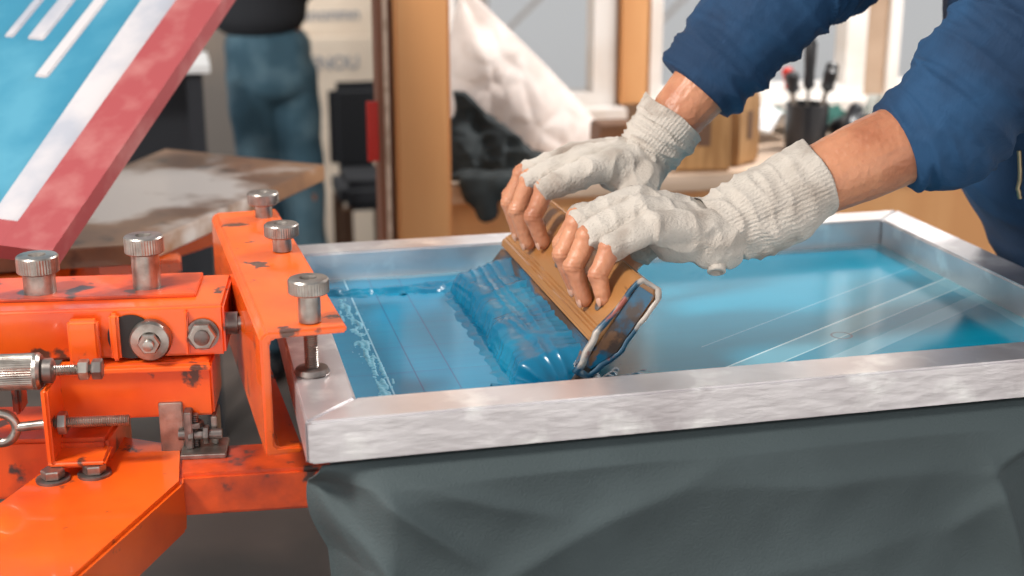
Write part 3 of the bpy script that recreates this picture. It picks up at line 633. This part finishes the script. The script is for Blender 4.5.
def crumple(name,outline,y0,thick,m,amp=.02,seed=0,sc=8):
    bm=bmesh.new(); n=110; K=70; rings=[]
    for k in range(K+1):
        q=k/K; xl,xr,z=outline(q); cx=(xl+xr)/2; hx=(xr-xl)/2; hy=thick*(1-.85*q)
        ring=[]
        for i in range(n):
            a=2*math.pi*i/n; p=V((cx+hx*math.copysign(abs(math.cos(a))**.8,math.cos(a)),y0+hy*math.copysign(abs(math.sin(a))**.9,math.sin(a)),z))
            nn1=(.5-abs(noise.noise(V((p.x*sc,p.y*sc,p.z*sc*.5))+V((seed,0,0)))))*2; nn2=(.5-abs(noise.noise(p*sc*2.0+V((0,seed,0)))))*2
            p+=V((math.cos(a)*.5,math.sin(a),.3))*amp*(nn1-.5+.35*nn2)*min(1,q*8)
            ring.append(bm.verts.new(p))
        rings.append(ring)
    for a,b_ in zip(rings,rings[1:]):
        for i in range(n): bm.faces.new((a[i],a[(i+1)%n],b_[(i+1)%n],b_[i]))
    bm.faces.new(rings[0][::-1]); bm.faces.new(rings[-1])
    return mk(name,bm,m,smooth=True)
def rag(q): return (.425+.02*q,.64-.18*q**1.2,.882+.155*q)
top(crumple('black_rag',rag,1.57,.06,'blackcloth',.035,5,13),'black cloth rags heaped on the bench','rag')
bm=organic([((.45,1.425,.885),(.035,.010,.02),(.475,1.423,.83),(.026,.008,.02)),((.50,1.425,.885),(.03,.010,.02),(.53,1.423,.85),(.022,.008,.02)),((.43,1.455,.894),(.03,.02,.012),(.55,1.455,.894),(.03,.02,.012)),((.44,1.43,.890),(.02,.012,.012),(.55,1.43,.890),(.02,.012,.012))],.004,3,disp=lambda p:.006*noise.noise(p*30))
top(mk('black_glove',bm,'blackcloth',smooth=True),'black glove hanging over the bench edge','glove')
def wood_sq(x,y,rz,h,wd):
    bm=bmesh.new(); rr=wd/2; pts=[(-wd/2,0),(wd/2,0),(wd/2,h-rr)]+[(rr*math.cos(a),h-rr+rr*math.sin(a)) for a in [i*math.pi/16 for i in range(1,16)]]+[(-wd/2,h-rr)]
    vs=[bm.verts.new((px,-.018,pz)) for px,pz in pts]; f=bm.faces.new(vs); r=bmesh.ops.extrude_face_region(bm,geom=[f]); bmesh.ops.translate(bm,vec=(0,.036,0),verts=[e for e in r['geom'] if isinstance(e,bmesh.types.BMVert)])
    bmesh.ops.bevel(bm,geom=bm.edges[:],offset=.006,segments=3,affect='EDGES')
    E=empty('wooden_squeegee',(x,y,.881),'light wooden squeegee with slotted grip standing on the bench','squeegee',rotz=0,group='wooden squeegees on the bench')
    mk('wooden_handle',bm,'rawwood',E,(x,y,.881),(0,0,rz),smooth='auto')
    bm=bmesh.new(); addbox(bm,(-wd*.14,-.0195,h*.30),(wd*.14,.0195,h*.70)); bmesh.ops.bevel(bm,geom=bm.edges[:],offset=.004,segments=2,affect='EDGES'); mk('grip_slot',bm,'darkwood',E,(x,y,.881),(0,0,rz),smooth='auto')
wood_sq(.815,1.49,.35,.12,.075); wood_sq(.930,1.475,-.15,.160,.12); wood_sq(1.035,1.52,.6,.165,.085)
for (x,y,wx,h,mm,lb) in ((.70,1.50,.10,.05,'postwood','orange-brown wooden block on the bench'),(.78,1.59,.08,.085,'darkwood','dark brown wooden block on the bench')):
    o=box('wooden_block',(x-wx/2,y-.04,.8805),(x+wx/2,y+.04,.8805+h),mm,bev=.004); top(o,lb,'wooden block')
def sheet(name,cx,cy,z,sx_,sy,m,rz,amp,label,cat):
    bm=bmesh.new(); bmesh.ops.create_grid(bm,x_segments=40,y_segments=40,size=.5)
    for v in bm.verts: v.co=V((v.co.x*sx_,v.co.y*sy,.004+amp*(1+noise.noise(v.co*5+V((cx,cy,0)))+.4*noise.noise(v.co*12))))
    o=mk(name,bm,m,None,(cx,cy,z),(0,0,rz),smooth=True); md=o.modifiers.new('s','SOLIDIFY'); md.thickness=.002; top(o,label,cat); return o
sheet('paper_sheet',1.14,1.78,.881,.24,.16,'paper',.2,.045,'crumpled white paper sheet on the bench','paper')
sheet('paper_sheet',1.54,1.56,.881,.20,.12,'paper',-.1,.012,'white paper sheet lying on the bench','paper')
sheet('green_cloth',1.36,1.86,.881,.2,.12,mat('green_cloth',(.03,.12,.10),.9),.1,.03,'dark green folded cloth on the bench','cloth')
JX,JY=1.235,1.64
J=empty('tool_cup',(JX,JY,.881),'dark metal cup holding hand tools','cup')
lathe('cup_body',[(.042,0),(.045,.003),(.047,.10),(.044,.10),(.042,.006)],'blackplastic',J,(JX,JY,.881))
def tool(name,x,y,lean,hl,hr,m,label,cat):
    E=empty(name,(x,y,.89),label,cat); d=V((lean[0],lean[1],1)).normalized(); b0=V((x,y,.89))
    tube('shaft',[b0,b0+d*.13],.004,'steel',E)
    lathe('handle',[(.006,0),(hr,.008),(hr*.85,hl*.35),(hr,hl*.6),(hr*1.05,hl*.9),(hr*.6,hl)],m,E,b0+d*.12,d,n=14)
tool('screwdriver',JX,JY,(0,0),.11,.013,'blackplastic','screwdriver with black handle standing in the cup','screwdriver')
tool('screwdriver',JX-.015,JY,(-.18,.1),.05,.012,'redplastic','screwdriver with red handle leaning in the cup','screwdriver')
tool('file_tool',JX+.018,JY+.01,(.24,.0),.06,.014,'blackplastic','file with black handle leaning in the cup','file')
tool('chisel',JX-.018,JY-.015,(-.22,-.05),.045,.015,'blackplastic','chisel with black handle leaning in the cup','chisel')
tool('chisel',JX+.012,JY-.02,(.14,-.08),.05,.015,'blackplastic','short chisel with black handle in the cup','chisel')
def pliers(x,y,z,rz):
    E=empty('pliers',(x,y,z),'black-handled pliers lying on the bench','pliers')
    for s in (-1,1):
        pts=[V((0,s*.004,0)),V((-.03,s*.018,.0)),V((-.07,s*.026,0)),V((-.12,s*.018,0))]
        R=Matrix.Rotation(rz,3,'Z'); tube('handle',[V((x,y,z+.012))+R@p for p in pts],.009,'blackplastic',E)
        tube('jaw',[V((x,y,z+.012))+R@V((0,s*.003,0)),V((x,y,z+.012))+R@V((.045,s*.004,0))],.006,'dsteel',E)
pliers(1.22,1.50,.881,.3); pliers(1.38,1.51,.881,2.9)
bm=organic([((1.32,1.60,.906),.024,(1.36,1.66,.910),.025),((1.32,1.66,.92),.02,(1.36,1.60,.935),.022),((1.33,1.62,.93),.02,(1.35,1.64,.965),.015)],.005,2,disp=lambda p:.008*noise.noise(p*25))
top(mk('black_cable_bundle',bm,'blackplastic',smooth=True),'tangled black cable bundle beside the tool cup','cable')
o=lathe('glass_jar',[(.034,0),(.036,.004),(.036,.075),(.028,.088),(.028,.10),(.026,.10),(.026,.085),(.033,.07),(.033,.006)],'glass',None,(1.44,1.70,.881)); top(o,'clear glass jar on the bench','jar')
o=lathe('paint_tin',[(.04,0),(.041,.003),(.041,.09),(.038,.092),(.036,.088)],'steel',None,(1.56,1.72,.881)); top(o,'small grey metal tin on the bench','tin')
# ---------------------------------------------------------------- far room
x0,y0=.175,2.95; xu=x0-.075
BP=empty('person',(x0,y0,0),'person standing in blue jeans and dark jacket','person')
arms=[]
jarm=[]
for s in (-1,1):
    S=(xu+s*.17,y0,1.40);E_=(xu+s*.18,y0-.02,1.17);H_=(xu+s*.05,y0-.22,1.23)
    arms+=[(S,.05,E_,.04),(E_,.038,H_,.028),(H_,(.04,.02,.03),(xu+s*.01,y0-.24,1.24),(.035,.018,.03))]
    jarm+=[(S,.07,E_,.055),(E_,.052,(xu+s*.08,y0-.19,1.22),.045)]
mk('body',organic([((x0,y0,.95),(.10,.08,.1),(xu,y0,1.35),(.13,.08,.1)),((xu,y0,1.38),.06,(xu,y0,1.52),.055),((xu,y0,1.62),(.075,.09,.1),(xu,y0,1.66),(.075,.09,.1)),((x0-.055,y0,.9),.07,(x0-.05,y0,.48),.055),((x0-.05,y0,.48),.052,(x0-.04,y0,.08),.038),((x0+.055,y0,.9),.07,(x0+.08,y0+.02,.48),.055),((x0+.08,y0+.02,.48),.052,(x0+.10,y0+.03,.08),.038)]+arms,.012,4),'skin',BP,smooth=True)
mk('trousers',organic([((x0-.01,y0,.98),(.125,.110,.09),(x0,y0,.9),(.122,.11,.09)),((x0-.055,y0,.9),.076,(x0-.05,y0,.48),.064),((x0-.05,y0,.48),.064,(x0-.04,y0,.1),.058),((x0+.055,y0,.9),.076,(x0+.08,y0+.02,.48),.064),((x0+.08,y0+.02,.48),.064,(x0+.10,y0+.03,.1),.058)],.010,2,disp=lambda p:.012*noise.noise(p*12)),'jeans',BP,smooth=True)
mk('jacket',organic([((x0-.03,y0,1.08),(.140,.130,.08),(xu,y0,1.36),(.17,.13,.1))]+jarm,.012,2),'jacket',BP,smooth=True)
mk('hair',organic([((xu,y0+.01,1.68),(.085,.095,.09),(xu,y0+.02,1.64),(.08,.08,.08))],.012,2),'hair',BP,smooth=True)
for s in (-.04,.10): mk('shoe',organic([((x0+s,y0+.02,.045),.042,(x0+s,y0-.1,.038),.036)],.012,2),'blackplastic',BP,smooth=True)
TB=empty('work_table',(-.4,2.6,0),'dark work table with pale top','table')
box('table_top',(-.75,2.40,.985),(-.01,2.70,1.005),'paper',TB); box('table_front',(-.73,2.64,.35),(-.06,2.66,.984),'jacket',TB)
for x,y in ((-.7,2.45),(-.05,2.45),(-.7,2.66),(-.05,2.66)): box('leg',(x-.02,y-.02,0),(x+.02,y+.02,.984),'jacket',TB)
CH=empty('chair',(.49,3.4,0),'dark upholstered chair beside the wall','chair')
box('seat',(.39,3.2,.42),(.575,3.50,.52),'jacket',CH,.03); box('backrest',(.39,3.45,.50),(.575,3.52,.80),'jacket',CH,.03)
for x,y in ((.41,3.23),(.55,3.23),(.41,3.47),(.55,3.47)): box('leg',(x-.018,y-.018,0),(x+.018,y+.018,.43),'darkwood',CH)
def text(s,size,loc,rot,p):
    cu=bpy.data.curves.new('t','FONT'); cu.body=s; cu.size=size; cu.extrude=.001; cu.align_x='CENTER'; cu.offset=.002
    o=bpy.data.objects.new('t',cu); link(o); dg=bpy.context.evaluated_depsgraph_get(); me=bpy.data.meshes.new_from_object(o.evaluated_get(dg)); bpy.data.objects.remove(o)
    me.materials.clear(); me.materials.append(M['letter']); o=bpy.data.objects.new('printed_text',me); o.location=loc; o.rotation_euler=rot; link(o); par(o,p)
for k,(ya,h,z,s) in enumerate(((4.28,.86,.74,'ENOU'),(4.36,1.40,.92,'nnonmn'))):
    E=empty('insulation_board',(.5,ya,0),'pale insulation board with grey printed letters standing upright','insulation board')
    box('board_panel',(.27,ya,0),(.67,ya+.05,h),'insul',E,.004)
    text(s,.070,(.50,ya-.002,z),(math.pi/2,0,0),E)
